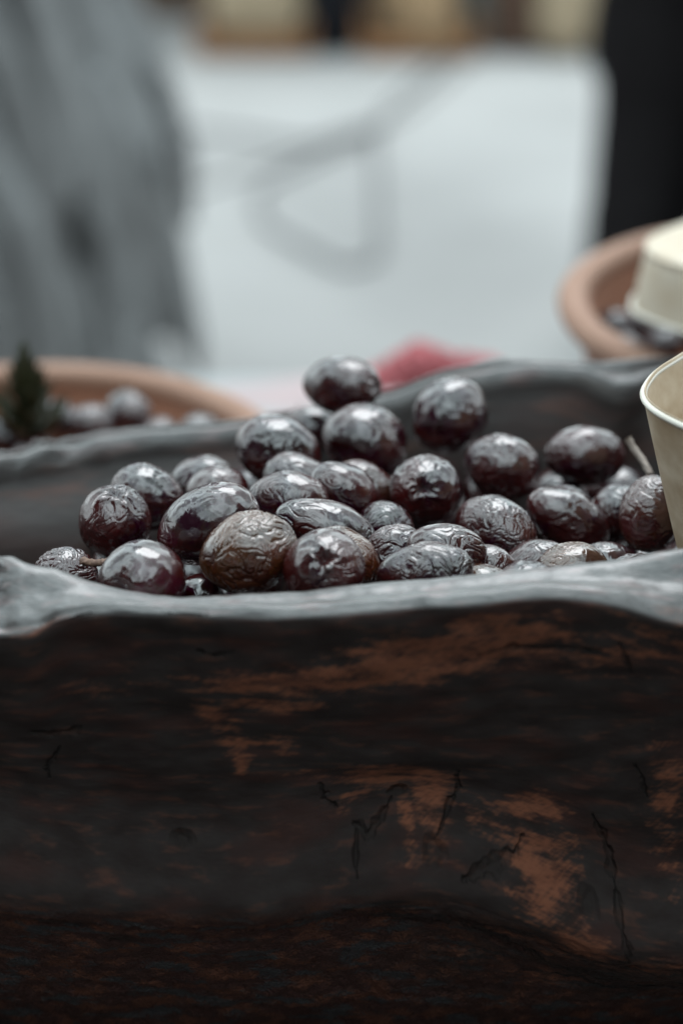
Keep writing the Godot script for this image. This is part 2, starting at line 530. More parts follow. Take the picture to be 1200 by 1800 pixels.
	var spots := [
		Vector3(-0.0757, 0.8912, -0.6146),
		Vector3(-0.0710, 0.8943, -0.5911),
		Vector3(-0.0755, 0.8959, -0.5638),
		Vector3(-0.0722, 0.8930, -0.5451),
		Vector3(-0.0736, 0.8913, -0.5226),
		Vector3(-0.0521, 0.8954, -0.6352),
		Vector3(-0.0503, 0.8954, -0.6149),
		Vector3(-0.0518, 0.8910, -0.5890),
		Vector3(-0.0540, 0.8920, -0.5684),
		Vector3(-0.0511, 0.8926, -0.5478),
		Vector3(-0.0519, 0.8932, -0.5206),
		Vector3(-0.0341, 0.8926, -0.6526),
		Vector3(-0.0292, 0.8928, -0.5854),
		Vector3(-0.0328, 0.8957, -0.5666),
		Vector3(-0.0305, 0.8933, -0.5252),
		Vector3(-0.0094, 0.8915, -0.6535),
		Vector3(-0.0094, 0.8929, -0.6306),
		Vector3(-0.0129, 0.8930, -0.6086),
		Vector3(-0.0070, 0.8960, -0.5652),
		Vector3(-0.0080, 0.8918, -0.5433),
		Vector3(-0.0077, 0.8930, -0.5226),
		Vector3(0.0108, 0.8958, -0.6565),
		Vector3(0.0102, 0.8910, -0.6336),
		Vector3(0.0121, 0.8957, -0.6076),
		Vector3(0.0136, 0.8918, -0.5678),
		Vector3(0.0324, 0.8938, -0.6581),
		Vector3(0.0354, 0.8924, -0.6334),
		Vector3(0.0312, 0.8956, -0.5859),
		Vector3(0.0354, 0.8927, -0.5427),
		Vector3(0.0317, 0.8940, -0.5211),
		Vector3(0.0540, 0.8945, -0.6534),
		Vector3(0.0517, 0.8920, -0.6146),
		Vector3(0.0517, 0.8940, -0.5859),
		Vector3(0.0554, 0.8949, -0.5415),
		Vector3(0.0781, 0.8922, -0.6520),
		Vector3(0.0755, 0.8946, -0.6327),
		Vector3(0.0718, 0.8936, -0.5892),
		Vector3(0.0782, 0.8911, -0.5665),
		Vector3(0.0754, 0.8940, -0.5432),
		Vector3(0.0757, 0.8938, -0.5231),
		Vector3(0.0979, 0.8922, -0.6546),
		Vector3(0.0984, 0.8920, -0.6291),
		Vector3(0.0965, 0.8923, -0.5926),
		Vector3(0.0943, 0.8944, -0.5470),
		Vector3(0.1161, 0.8947, -0.6130),
		Vector3(0.1160, 0.8926, -0.5923),
		Vector3(0.1220, 0.8928, -0.5696),
		Vector3(0.1145, 0.8913, -0.5473),
		Vector3(0.1178, 0.8940, -0.5192),
	]
	var deep := put("olive", olive_mesh(0.0125, 0.0105, "soft", 7771, 49, 33), oily)
	for k in spots.size():
		var o := deep if k == 0 else deep.duplicate()
		if k > 0:
			o.name = "olive"
			add_child(o, true)
		o.position = spots[k]
		o.rotation = Vector3(1.3 + sin(k * 2.1) * 0.4, k * 2.4, 0.3 * sin(k * 1.3))
		tag(o, "dark olive buried underneath the top layer in the wooden bowl", "olive", "olives buried under the heap")


# ---------------------------------------------------------------- the carved bowl
const FRONT := 0.62
var vk := [0.0, 0.08, 0.13, 0.17, 0.195, 0.21, 0.27, 0.34, 0.362, 0.39, 0.56, 0.68, 0.74, 0.80, 0.92, 1.0]


func around(list: Array, at: float) -> Vector3:
	# list of [u, point]; closed, u in 0..1
	var n := list.size()
	var i := 0
	while i < n - 1 and list[i + 1][0] <= at:
		i += 1
	var a = list[i]
	var b = list[(i + 1) % n]
	var z = list[(i + n - 1) % n]
	var c = list[(i + 2) % n]
	var ua: float = a[0]
	var ub: float = b[0] + (1.0 if i == n - 1 else 0.0)
	# timed by length, so that the shape does not depend on how densely u is laid out
	var l1: float = a[1].distance_to(b[1])
	return a[1].cubic_interpolate_in_time(b[1], z[1], c[1], (at - ua) / (ub - ua), l1, -z[1].distance_to(a[1]), l1 + b[1].distance_to(c[1]))


func front_u(x: float) -> float:
	return FRONT * (x + 0.14) / 0.28


func face_y(v: float) -> float:
	# mean height of the outside at profile place v
	var ks := [0.34, 0.362, 0.39, 0.56, 0.68, 0.74, 0.80, 0.92, 1.0]
	var ys := [0.937, 0.9345, 0.927, 0.889, 0.862, 0.8495, 0.835, 0.787, 0.752]
	for k in ks.size() - 1:
		if v <= ks[k + 1]:
			return lerpf(ys[k], ys[k + 1], clampf((v - ks[k]) / (ks[k + 1] - ks[k]), 0.0, 1.0))
	return 0.752


func face_v(y: float) -> float:
	var lo := 0.34
	var hi := 1.0
	for k in 24:
		var m := (lo + hi) / 2.0
		if face_y(m) > y:
			lo = m
		else:
			hi = m
	return lo


func bowl() -> void:
	var outer := [[0.0, Vector3(-0.14, 0.921, -0.493)]]
	for p in [Vector3(-0.0932, 0.9293, -0.481), Vector3(-0.0838, 0.9309, -0.480), Vector3(-0.0774, 0.9342, -0.480), Vector3(-0.0541, 0.936, -0.480), Vector3(-0.034, 0.9353, -0.480), Vector3(-0.0155, 0.9351, -0.480), Vector3(0.0154, 0.9376, -0.480), Vector3(0.0385, 0.9398, -0.480), Vector3(0.0554, 0.9414, -0.480), Vector3(0.074, 0.9393, -0.480), Vector3(0.0929, 0.9337, -0.481), Vector3(0.139, 0.928, -0.490)]:
		outer.append([front_u(p.x), p])
	outer.append_array([[0.64, Vector3(0.19, 0.938, -0.520)], [0.66, Vector3(0.235, 0.94, -0.585)], [0.68, Vector3(0.205, 0.944, -0.665)]])
	for p in [Vector3(0.1189, 0.9224, -0.7120), Vector3(0.0858, 0.9233, -0.7060), Vector3(0.0578, 0.9238, -0.7040), Vector3(0.0382, 0.9227, -0.6980), Vector3(0.0190, 0.9190, -0.6900), Vector3(-0.0187, 0.9147, -0.6780), Vector3(-0.0411, 0.9146, -0.6680), Vector3(-0.0714, 0.9151, -0.6620), Vector3(-0.1008, 0.9144, -0.6520), Vector3(-0.1194, 0.9141, -0.6420)]:
		outer.append([0.70 + 0.24 * (0.13 - p.x) / 0.26, p])
	outer.append_array([[0.955, Vector3(-0.175, 0.915, -0.615)], [0.975, Vector3(-0.197, 0.914, -0.565)], [0.99, Vector3(-0.172, 0.917, -0.515)]])
	var inner := [[0.0, Vector3(-0.136, 0.952, -0.507)]]
	for p in [Vector3(-0.0954, 0.9441, -0.502), Vector3(-0.0829, 0.9414, -0.501), Vector3(-0.0688, 0.9352, -0.501), Vector3(-0.0594, 0.9323, -0.501), Vector3(-0.0482, 0.9305, -0.501), Vector3(-0.0289, 0.931, -0.501), Vector3(0, 0.9339, -0.501), Vector3(0.032, 0.9373, -0.501), Vector3(0.0479, 0.9388, -0.501), Vector3(0.0638, 0.9405, -0.501), Vector3(0.0796, 0.943, -0.501), Vector3(0.0952, 0.9467, -0.501), Vector3(0.136, 0.952, -0.502)]:
		inner.append([front_u(p.x), p])
	inner.append_array([[0.64, Vector3(0.183, 0.955, -0.530)], [0.66, Vector3(0.215, 0.955, -0.590)], [0.68, Vector3(0.19, 0.95, -0.652)]])
	for p in [Vector3(0.1158, 0.9179, -0.7020), Vector3(0.1051, 0.9168, -0.6950), Vector3(0.0879, 0.9237, -0.6940), Vector3(0.0697, 0.9242, -0.6940), Vector3(0.0527, 0.9223, -0.6920), Vector3(0.0378, 0.9216, -0.6880), Vector3(0.0188, 0.9180, -0.6800), Vector3(-0.0185, 0.9144, -0.6680), Vector3(-0.0406, 0.9145, -0.6580), Vector3(-0.0704, 0.9149, -0.6510), Vector3(-0.0994, 0.9137, -0.6410), Vector3(-0.1177, 0.9142, -0.6310)]:
		inner.append([0.70 + 0.24 * (0.13 - p.x) / 0.26, p])
	inner.append_array([[0.955, Vector3(-0.158, 0.921, -0.603)], [0.975, Vector3(-0.174, 0.932, -0.563)], [0.99, Vector3(-0.155, 0.944, -0.524)]])
	var nu := 661
	var rows := []
	var steps := [2, 3, 4, 5, 4, 14, 14, 6, 10, 56, 44, 26, 26, 34, 12]
	for k in steps.size():
		for s in steps[k]:
			rows.append([k, float(s) / steps[k]])
	rows.append([steps.size() - 1, 1.0])
	var nv := rows.size()
	var und := noise(5, 26.0, 3)
	var chip := noise(6, 70.0, 2)
	var rough := noise(8, 210.0, 3)
	var pts := PackedVector3Array()
	var uvs := PackedVector2Array()
	pts.resize(nu * nv)
	uvs.resize(nu * nv)
	for i in nu:
		var u := float(i) / (nu - 1)
		var w := fposmod(u, 1.0)
		var o := around(outer, w)
		var n := around(inner, w)
		var o2 := around(outer, fposmod(w + 0.004, 1.0)) - around(outer, fposmod(w - 0.004, 1.0))
		var out := Vector3(-o2.z, 0, o2.x).normalized()  # the loop runs front left to front right: outward is towards +z there
		var inw := Vector3(n.x * 0.25 + 0.005, 0, -0.585) - Vector3(n.x, 0, n.z)
		inw = inw.normalized()
		var ridge := 0.8495 - 0.017 * smoothstep(0.0, 0.10, o.x) + 0.004 * sin(o.x * 45.0) - 0.004 * smoothstep(-0.03, -0.1, o.x)
		n.y -= 0.0022
		var mid := (o + n) / 2.0
		var floor_y := 0.860
		var flat := smoothstep(0.0, -0.05, n.x) if w > 0.6 else 0.0
		var ky := [Vector3(n.x * 0.3 + 0.005, floor_y, -0.59), n + inw * 0.050 + Vector3(0, floor_y + 0.001 - n.y, 0), n + inw * (0.027 + 0.010 * flat) + Vector3(0, floor_y + 0.010 - n.y, 0), n + inw * (0.010 + 0.010 * flat) + Vector3(0, -0.018, 0), n + inw * 0.003 + Vector3(0, -0.006, 0), n, mid + Vector3(0, 0.0006, 0), o - out * 0.002 + Vector3(0, 0.0006, 0), o + Vector3(0, -0.0022, 0), o - out * 0.0008 + Vector3(0, -0.010, 0), o - out * 0.004, o - out * 0.002, o + out * 0.0105, o + out * 0.003, o - out * 0.020, o - out * 0.040]
		var ys := [0.0, 0.0, 0.0, 0.0, 0.0, 0.0, 0.0, 0.0, 0.0, 0.0, 0.889, ridge + 0.019, ridge, ridge - 0.014, 0.787, 0.752]
		for k in range(10, 16):
			ky[k].y = ys[k]
		for j in nv:
			var k: int = rows[j][0]
			var t: float = rows[j][1]
			var p: Vector3 = ky[k].cubic_interpolate_in_time(ky[k + 1], ky[maxi(k - 1, 0)], ky[mini(k + 2, 15)], t, vk[k + 1] - vk[k], (vk[k - 1] if k > 0 else -0.08) - vk[k], (vk[k + 2] if k < 14 else 1.08) - vk[k])
			var v := lerpf(vk[k], vk[k + 1], t)
			# hand-carved unevenness
			var amt := 0.0024 if v > 0.33 else 0.0008
			var h := amt * und.get_noise_3dv(Vector3(p.x * 0.5, p.y, p.z))
			if v > 0.36:
				h += 0.0007 * chip.get_noise_3dv(Vector3(p.x * 0.6, p.y, p.z))
			if v > 0.75:
				h += 0.0014 * rough.get_noise_3dv(p) * smoothstep(0.75, 0.78, v)
			if v > 0.2 and v < 0.35:
				p.y += h + (0.0005 + 0.0016 * smoothstep(-0.075, -0.095, p.x)) * chip.get_noise_3dv(p)
			else:
				p += (out if v >= 0.35 else inw) * h
			pts[j * nu + i] = p
			uvs[j * nu + i] = Vector2(u, v)
	# three surfaces of one mesh: the hollow, the rim polished by hands and brine, and the dry outside
	var arr := grid(pts, nu, nv, true, PackedColorArray(), uvs).surface_get_arrays(0)
	var edge := 0
	while lerpf(vk[rows[edge][0]], vk[rows[edge][0] + 1], rows[edge][1]) < 0.3575:
		edge += 1
	var all: PackedInt32Array = arr[Mesh.ARRAY_INDEX]
	var cutoff := edge * (nu - 1) * 6
	var two := ArrayMesh.new()
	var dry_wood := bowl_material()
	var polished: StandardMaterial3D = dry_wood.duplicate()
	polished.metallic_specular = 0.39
	dry_wood.clearcoat_enabled = false
	var lip := 0
	while lerpf(vk[rows[lip][0]], vk[rows[lip][0] + 1], rows[lip][1]) < 0.2:
		lip += 1
	var brink := lip * (nu - 1) * 6
	var hollow: StandardMaterial3D = dry_wood.duplicate()
	hollow.metallic_specular = 0.36
	hollow.clearcoat_enabled = false
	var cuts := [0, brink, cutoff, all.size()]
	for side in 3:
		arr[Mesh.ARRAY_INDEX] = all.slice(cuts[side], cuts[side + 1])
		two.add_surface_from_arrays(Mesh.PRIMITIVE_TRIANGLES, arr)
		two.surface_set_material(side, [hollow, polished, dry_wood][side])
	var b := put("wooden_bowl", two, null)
	tag(b, "large dark carved wooden bowl with an uneven timeworn rim, full of olives", "bowl")


func bowl_material() -> StandardMaterial3D:
	var W := 2048
	var H := 1024
	var col := Image.create(W, H, false, Image.FORMAT_RGB8)
	var hgt := Image.create(W, H, false, Image.FORMAT_RF)
	var rgh := Image.create(W, H, false, Image.FORMAT_L8)
	var oil := Image.create(W / 2, H / 2, false, Image.FORMAT_L8)  # where hands and brine have polished the wood
	# bare patches of red brown wood in the dark stain: x, y, half width, half height, turn, strength
	var patches := [
		[0.0296, 0.9224, 0.0299, 0.0062, 0.07, 0.90],
		[0.0000, 0.9167, 0.0378, 0.0040, 0.03, 0.80],
		[0.0418, 0.9299, 0.0126, 0.0025, 0.10, 0.50],
		[-0.0189, 0.9077, 0.0134, 0.0022, 0.00, 0.60],
		[-0.0363, 0.9035, 0.0055, 0.0036, -0.79, 0.60],
		[-0.0310, 0.8952, 0.0039, 0.0082, 0.35, 0.55],
		[-0.0288, 0.8843, 0.0020, 0.0043, 0.00, 0.80],
		[0.0161, 0.8754, 0.0150, 0.0058, -0.14, 0.75],
		[0.0252, 0.8677, 0.0054, 0.0100, 0.00, 0.80],
		[0.0192, 0.8609, 0.0022, 0.0065, 0.17, 0.65],
		[0.0045, 0.8677, 0.0050, 0.0025, 0.52, 0.60],
		[0.0559, 0.8706, 0.0079, 0.0047, 0.17, 0.75],
		[0.0580, 0.8580, 0.0087, 0.0091, 0.00, 0.75],
		[0.0710, 0.8447, 0.0118, 0.0062, -0.61, 0.75],
		[0.0426, 0.8639, 0.0063, 0.0036, 0.00, 0.45],
		[0.0934, 0.8783, 0.0047, 0.0145, 0.17, 0.50],
		[0.0934, 0.8421, 0.0076, 0.0054, 0.17, 0.60],
		[0.0582, 0.8351, 0.0142, 0.0040, -0.14, 0.40],
		[0.0585, 0.8078, 0.0110, 0.0054, -0.17, 0.40],
		[0.0336, 0.8207, 0.0126, 0.0072, -0.44, 0.30],
		[-0.0690, 0.9135, 0.0079, 0.0025, 0.00, 0.25],
		[-0.0207, 0.8915, 0.0095, 0.0033, 0.00, 0.35],
		[-0.0080, 0.8792, 0.0063, 0.0025, 0.00, 0.25],
		[0.0624, 0.9189, 0.0221, 0.0036, 0.00, 0.30],
		[0.0853, 0.9278, 0.0126, 0.0054, 0.00, 0.30],
		[0.0814, 0.9393, 0.0134, 0.0024, -0.24, 0.90],
		[-0.0832, 0.9365, 0.0095, 0.0018, 0.00, 0.50],
		[-0.0630, 0.9400, 0.0079, 0.0011, 0.00, 0.45],
	]
	# cracks: width in mm, points
	var cracks := [
		[1.3, [Vector2(0.0036, 0.8609), Vector2(0.0065, 0.8588), Vector2(0.0106, 0.8605), Vector2(0.0146, 0.8658)]],
		[1.0, [Vector2(0.0042, 0.8598), Vector2(0.0046, 0.8531)]],
		[0.7, [Vector2(0.0330, 0.8783), Vector2(0.0334, 0.8706), Vector2(0.0309, 0.8648), Vector2(0.0274, 0.8586)]],
		[1.2, [Vector2(0.0345, 0.8527), Vector2(0.0409, 0.8554), Vector2(0.0490, 0.8590), Vector2(0.0525, 0.8621)]],
		[1.1, [Vector2(0.0720, 0.8725), Vector2(0.0772, 0.8648), Vector2(0.0803, 0.8551), Vector2(0.0822, 0.8451), Vector2(0.0805, 0.8367)]],
		[1.2, [Vector2(0.0836, 0.8855), Vector2(0.0878, 0.8779)]],
		[.8, [Vector2(0.0765, 0.9246), Vector2(0.0798, 0.9160)]],
		[2.4, [Vector2(0.0008, 0.8447), Vector2(0.0066, 0.8391), Vector2(0.0200, 0.8343), Vector2(0.0332, 0.8371), Vector2(0.0449, 0.8330), Vector2(0.0551, 0.8285), Vector2(0.0638, 0.8207), Vector2(0.0690, 0.8182)]],
		[1.0, [Vector2(-0.0838, 0.8764), Vector2(-0.0837, 0.8836), Vector2(-0.0797, 0.8915)]],
		[1.6, [Vector2(-0.0872, 0.8989), Vector2(-0.0825, 0.8970), Vector2(-0.0746, 0.8978), Vector2(-0.0725, 0.9000)]],
		[1.0, [Vector2(-0.0396, 0.9251), Vector2(-0.0342, 0.9242), Vector2(-0.0295, 0.9256)]],
		[.7, [Vector2(0.0374, 0.9203), Vector2(0.0467, 0.9219), Vector2(0.0561, 0.9207), Vector2(0.0716, 0.9224)]],
		[1.4, [Vector2(0.0744, 0.8103), Vector2(0.0848, 0.8061), Vector2(0.0895, 0.8124), Vector2(0.0982, 0.8092)]],
		[1.5, [Vector2(0.0642, 0.8124), Vector2(0.0708, 0.8145), Vector2(0.0761, 0.8103)]],
		[1.0, [Vector2(-0.0065, 0.8745), Vector2(-0.0041, 0.8687), Vector2(-0.0016, 0.8648)]],
		[.8, [Vector2(0.0066, 0.8471), Vector2(0.0132, 0.8463), Vector2(0.0198, 0.8471)]],
		[.8, [Vector2(0.0066, 0.8451), Vector2(0.0149, 0.8439), Vector2(0.0231, 0.8451)]],
		[.8, [Vector2(0.0083, 0.8427), Vector2(0.0165, 0.8415), Vector2(0.0248, 0.8431)]],
	]
	var pits := [
		[-0.0457, 0.8605, 0.0035, 0.0014],
		[0.0704, 0.8551, 0.0028, 0.0023],
		[0.0672, 0.8207, 0.0095, 0.0036],
		[0.0262, 0.8566, 0.0032, 0.0022],
		[0.0162, 0.8677, 0.0025, 0.0018],
		[-0.0795, 0.8391, 0.0095, 0.0022],
		[-0.0642, 0.8310, 0.0063, 0.0032],
	]
	var mask := PackedFloat32Array()
	mask.resize(W * H)
	var cut := PackedFloat32Array()
	cut.resize(W * H)
	var px := 0.28 / (FRONT * W)  # metres of front per pixel
	for q in patches:
		var cu := front_u(q[0]) * W
		var reach: float = maxf(q[2], q[3]) * 1.8
		var j0 := int(face_v(q[1] + reach) * H)
		var j1 := int(face_v(q[1] - reach) * H)
		var ca := cos(q[4])
		var sa := sin(q[4])
		for j in range(maxi(j0, 0), mini(j1 + 1, H)):
			var y: float = face_y(float(j) / H) - q[1]
			for i in range(maxi(int(cu - reach / px), 0), mini(int(cu + reach / px), int(FRONT * W))):
				var x := (i - cu) * px
				var a: float = (x * ca + y * sa) / q[2]
				var b: float = (-x * sa + y * ca) / q[3]
				var g: float = q[5] * clampf(1.45 - sqrt(a * a + b * b), 0.0, 1.0)
				var at := j * W + i
				mask[at] = maxf(mask[at], g)
	var jit := noise(33, 0.028, 3)
	for c in cracks:
		var ps: Array = c[1]
		var wd: float = c[0] * 0.0009
		for s in ps.size() - 1:
			var a: Vector2 = ps[s]
			var b: Vector2 = ps[s + 1]
			var lo := a.min(b) - Vector2.ONE * wd * 3.0
			var hi := a.max(b) + Vector2.ONE * wd * 3.0
			for j in range(int(face_v(hi.y) * H), int(face_v(lo.y) * H) + 1):
				var y := face_y(float(j) / H)
				for i in range(int(front_u(lo.x) * W), int(front_u(hi.x) * W) + 1):
					if i < 0 or i >= W:
						continue
					var p := Vector2(-0.14 + i * px, y)
					p += Vector2(jit.get_noise_2d(i, j), jit.get_noise_2d(i + 500, j)) * 0.0009
					var ab := b - a
					var t := clampf((p - a).dot(ab) / ab.length_squared(), 0.0, 1.0)
					var ends := 1.0
					if s == 0:
						ends = minf(ends, 0.35 + t)
					if s == ps.size() - 2:
						ends = minf(ends, 1.2 - t)
					var ww := wd * ends * (0.85 + 1.5 * jit.get_noise_2d(i * 1.5, j * 1.5 + 900))
					var d := p.distance_to(a + ab * t)
					var at := j * W + i
					cut[at] = maxf(cut[at], clampf(1.3 - d / maxf(ww, 0.00012), 0.0, 1.0))
	for q in pits:
		for j in range(int(face_v(q[1] + q[3] * 1.6) * H), int(face_v(q[1] - q[3] * 1.6) * H) + 1):
			var y: float = face_y(float(j) / H) - q[1]
			for i in range(maxi(int(front_u(q[0] - q[2] * 1.6) * W), 0), int(front_u(q[0] + q[2] * 1.6) * W)):
				var x: float = (-0.14 + i * px) - q[0]
				var d := sqrt(pow(x / q[2], 2.0) + pow(y / q[3], 2.0)) + 0.5 * jit.get_noise_2d(i, j + 77)
				cut[j * W + i] = maxf(cut[j * W + i], clampf(1.6 - d * 1.3, 0.0, 1.0))
	var streak := noise(41, 1.0, 4)
	var blot := noise(42, 1.0, 4)
	var fine := noise(43, 1.0, 3)
	var hair := noise(44, 1.0, 2)
	var soil := noise(45, 1.0, 4)
	var stain := Color(0.0125, 0.0080, 0.0071)
	var stain2 := Color(0.0195, 0.0150, 0.0138)
	var maroon := Color(0.030, 0.0120, 0.0095)
	var bare := Color(0.122, 0.044, 0.024)
	var bare2 := Color(0.078, 0.028, 0.0165)
	var worn_sheen := Color(0.052, 0.045, 0.043)  # rim wear, lightened further to put sky sheen into the colour
	var worn_sheen2 := Color(0.038, 0.033, 0.032)
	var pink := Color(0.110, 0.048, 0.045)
	for j in H:
		var v := float(j) / H
		# the same stain inside, a timeworn rim painted paler as sky sheen, soil under the belly
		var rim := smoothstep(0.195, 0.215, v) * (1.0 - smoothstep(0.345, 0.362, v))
		var dirt := smoothstep(0.735, 0.765, v)
		for i in W:
			var at := j * W + i
			var x := i * 0.06
			var y := j * 0.16
			var s := streak.get_noise_2d(x * 0.20, y * 0.42)
			var b := blot.get_noise_2d(x * 0.20 + 300.0, y * 0.20)
			var f := fine.get_noise_2d(x * 0.9, y * 1.9)
			var c := stain.lerp(stain2, clampf(0.5 + 0.9 * b + 0.08 * f, 0.0, 1.0))
			c = c.lerp(maroon, 0.55 * smoothstep(-0.05, 0.55, blot.get_noise_2d(x * 0.07 + 20.0, y * 0.10 + 11.0) + 0.2 * s))
			var m := mask[at]
			if m > 0.0:
				var hr := hair.get_noise_2d(x * 2.2 + y * 1.1, y * 0.5)
				m = 0.92 * smoothstep(0.02, 0.98, m + 0.75 * s + 0.40 * b + 0.30 * f + 0.26 * hr)
				c = c.lerp(bare2.lerp(bare, clampf(0.55 + 0.8 * b + 0.7 * f + 0.5 * hr, 0.0, 1.0)), m * (1.0 - 0.35 * rim))
			else:
				c = c.lerp(bare2, 0.32 * smoothstep(0.15, 0.75, s + 0.5 * b + 0.25 * f))
			var rough := 0.80 - 0.08 * f + 0.10 * b
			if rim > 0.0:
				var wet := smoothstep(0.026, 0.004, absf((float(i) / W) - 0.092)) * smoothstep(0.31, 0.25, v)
				var wc := worn_sheen2.lerp(worn_sheen, clampf(0.55 + 0.9 * s + 0.5 * f, 0.0, 1.0))
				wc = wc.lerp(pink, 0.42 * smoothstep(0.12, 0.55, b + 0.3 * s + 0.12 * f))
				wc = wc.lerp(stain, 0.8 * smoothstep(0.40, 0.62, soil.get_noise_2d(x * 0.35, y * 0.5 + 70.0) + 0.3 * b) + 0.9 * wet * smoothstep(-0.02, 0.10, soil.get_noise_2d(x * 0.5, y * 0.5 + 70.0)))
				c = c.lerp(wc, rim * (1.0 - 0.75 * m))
				rough = lerpf(rough, 0.38 + 0.09 * b + 0.14 * f + 0.06 * s + 0.45 * wet * smoothstep(-0.05, 0.10, soil.get_noise_2d(x * 0.5, y * 0.5 + 70.0)), rim)
			var g := soil.get_noise_2d(x * 2.4, y * 2.4)
			var h := 0.5 + (0.018 + 0.035 * rim) * f + 0.022 * s * (1.0 - rim)
			if dirt > 0.0:
				var e := clampf(0.5 + 0.9 * soil.get_noise_2d(x * 0.25, y * 0.25 + 200.0), 0.0, 1.0)
				var wx := -0.14 + i * px
				var bald := smoothstep(0.0, 0.05, wx + 0.02 * b) * (1.0 - smoothstep(0.86, 0.93, v + 0.05 * b)) if wx < 0.15 else 0.0
				var loam := Color(0.034, 0.0155, 0.013).lerp(Color(0.070, 0.027, 0.017), smoothstep(0.45, 0.85, e + 0.4 * g)).lerp(Color(0.030, 0.028, 0.029), smoothstep(0.1, 0.4, blot.get_noise_2d(x * 0.16 + 40.0, y * 0.3 + 90.0) + 0.3 * g))
				c = c.lerp(loam, dirt * (0.9 - 0.65 * bald))
				rough = lerpf(rough, 0.92, dirt)
				h += dirt * (0.22 - 0.10 * bald) * g
				h += dirt * (0.05 + 0.10 * bald) * sin((y + 2.5 * b + x * 0.06) * 2.0) * smoothstep(0.35, 0.7, 1.0 - e)
			if v < 0.2:
				rough = 0.52 + 0.18 * b + 0.14 * f
			var k := cut[at]
			if k > 0.0:
				h -= 0.55 * k
				c = c.lerp(Color(0.012, 0.009, 0.008), k * 0.55)
			col.set_pixel(i, j, c.linear_to_srgb())
			hgt.set_pixel(i, j, Color(h, 0, 0))
			rgh.set_pixel(i, j, Color(rough, rough, rough))
			if i % 2 == 0 and j % 2 == 0:
				var gloss := rim * clampf(0.88 + 0.3 * b + 0.45 * f + 0.3 * s, 0.2, 1.0)
				if rim > 0.0:
					gloss *= 1.0 - 0.85 * clampf((rough - 0.55) / 0.25, 0.0, 1.0)
				if v < 0.2:
					gloss = maxf(gloss, clampf(0.30 + 0.8 * b + 0.5 * f, 0.0, 0.7) * smoothstep(0.11, 0.16, v))
				oil.set_pixel(i / 2, j / 2, Color(gloss, gloss, gloss))
	var m := StandardMaterial3D.new()
	m.albedo_texture = ImageTexture.create_from_image(col)
	m.roughness_texture = ImageTexture.create_from_image(rgh)
	m.roughness = 1.0
	m.metallic_specular = 0.22
	m.clearcoat_enabled = true
	m.clearcoat = 1.0
	m.clearcoat_roughness = 0.30
	m.clearcoat_texture = ImageTexture.create_from_image(oil)
	m.heightmap_enabled = true
	m.heightmap_texture = ImageTexture.create_from_image(hgt)
	m.heightmap_scale = 0.30
	return m


# ---------------------------------------------------------------- other things on the table
func tub(at: Vector3, r: float, h: float, tilt: Vector3, tp: float, corners: int, amp: float, tone: Color, tone2: Color, label: String, sd: int) -> void:
	var t := base("plastic_tub", at)
	t.rotation = tilt
	var prof := spline([Vector2(0.002, 0.0), Vector2(r * (tp - 0.07), 0.0), Vector2(r * tp, 0.004), Vector2(r * lerpf(tp, 0.96, 0.4), h * 0.4), Vector2(r * 0.96, h * 0.93), Vector2(r * 0.965, h * 0.96), Vector2(r * 0.945, h * 0.965), Vector2(r * lerpf(tp, 0.96, 0.4) - 0.001, h * 0.4), Vector2(r * tp - 0.001, 0.005), Vector2(r * (tp - 0.09), 0.002), Vector2(0.002, 0.002)], 5)
	var m := mottled(tone, tone2, 0.5, 0.014, 0.11, sd)
	m.backlight_enabled = true
	m.backlight = Color(0.12, 0.11, 0.09)
	put("wall", lathe(prof, 121, 0.0014, sd, corners, amp, PI), m, t)
	var ring := []
	for k in 17:
		var f := TAU * k / 16.0
		ring.append(Vector2(r * 0.968 + 0.0011 * cos(f), h * 0.975 + 0.0010 * sin(f)))
	var rm := mottled(Color(0.43, 0.385, 0.33), Color(0.50, 0.465, 0.415), 0.38, 0.01, 0.08, sd + 1)
	put("rim", lathe(ring, 121, 0.0014, sd, corners, amp, PI), rm, t)
	tag(t, label, "tub")


func pot(at: Vector3, r: float, h: float, lip: float, label: String, sd: int) -> void:
	var t := base("terracotta_bowl", at)
	var clay := mottled(Color(0.150, 0.054, 0.026), Color(0.205, 0.082, 0.044), 0.75, 0.006, 0.25, sd, 0.03)
	var pale := mottled(Color(0.185, 0.092, 0.058), Color(0.235, 0.130, 0.088), 0.7, 0.006, 0.25, sd + 1, 0.03)
	var prof := spline([Vector2(0.002, -h), Vector2(r * 0.62, -h), Vector2(r * 0.68, -h + 0.006), Vector2(r * 0.84, -h * 0.5), Vector2(r - lip * 0.9, -lip * 0.9), Vector2(r - lip * 0.9, -lip * 0.7), Vector2(r - lip * 1.05, -lip * 0.6), Vector2(r * 0.76, -h * 0.5), Vector2(r * 0.6, -h + 0.012), Vector2(0.002, -h + 0.009)], 6)
	put("wall", lathe(prof, 161, 0.0015, sd, 0, 0.0), clay, t)
	var ring := []
	for k in 25:
		var f := TAU * k / 24.0
		ring.append(Vector2(r - lip * 0.62 + lip * 0.62 * cos(f), -lip * 0.55 + lip * 0.55 * sin(f)))
	put("rim", lathe(ring, 161, 0.0015, sd, 0, 0.0), pale, t)
	tag(t, label, "bowl")


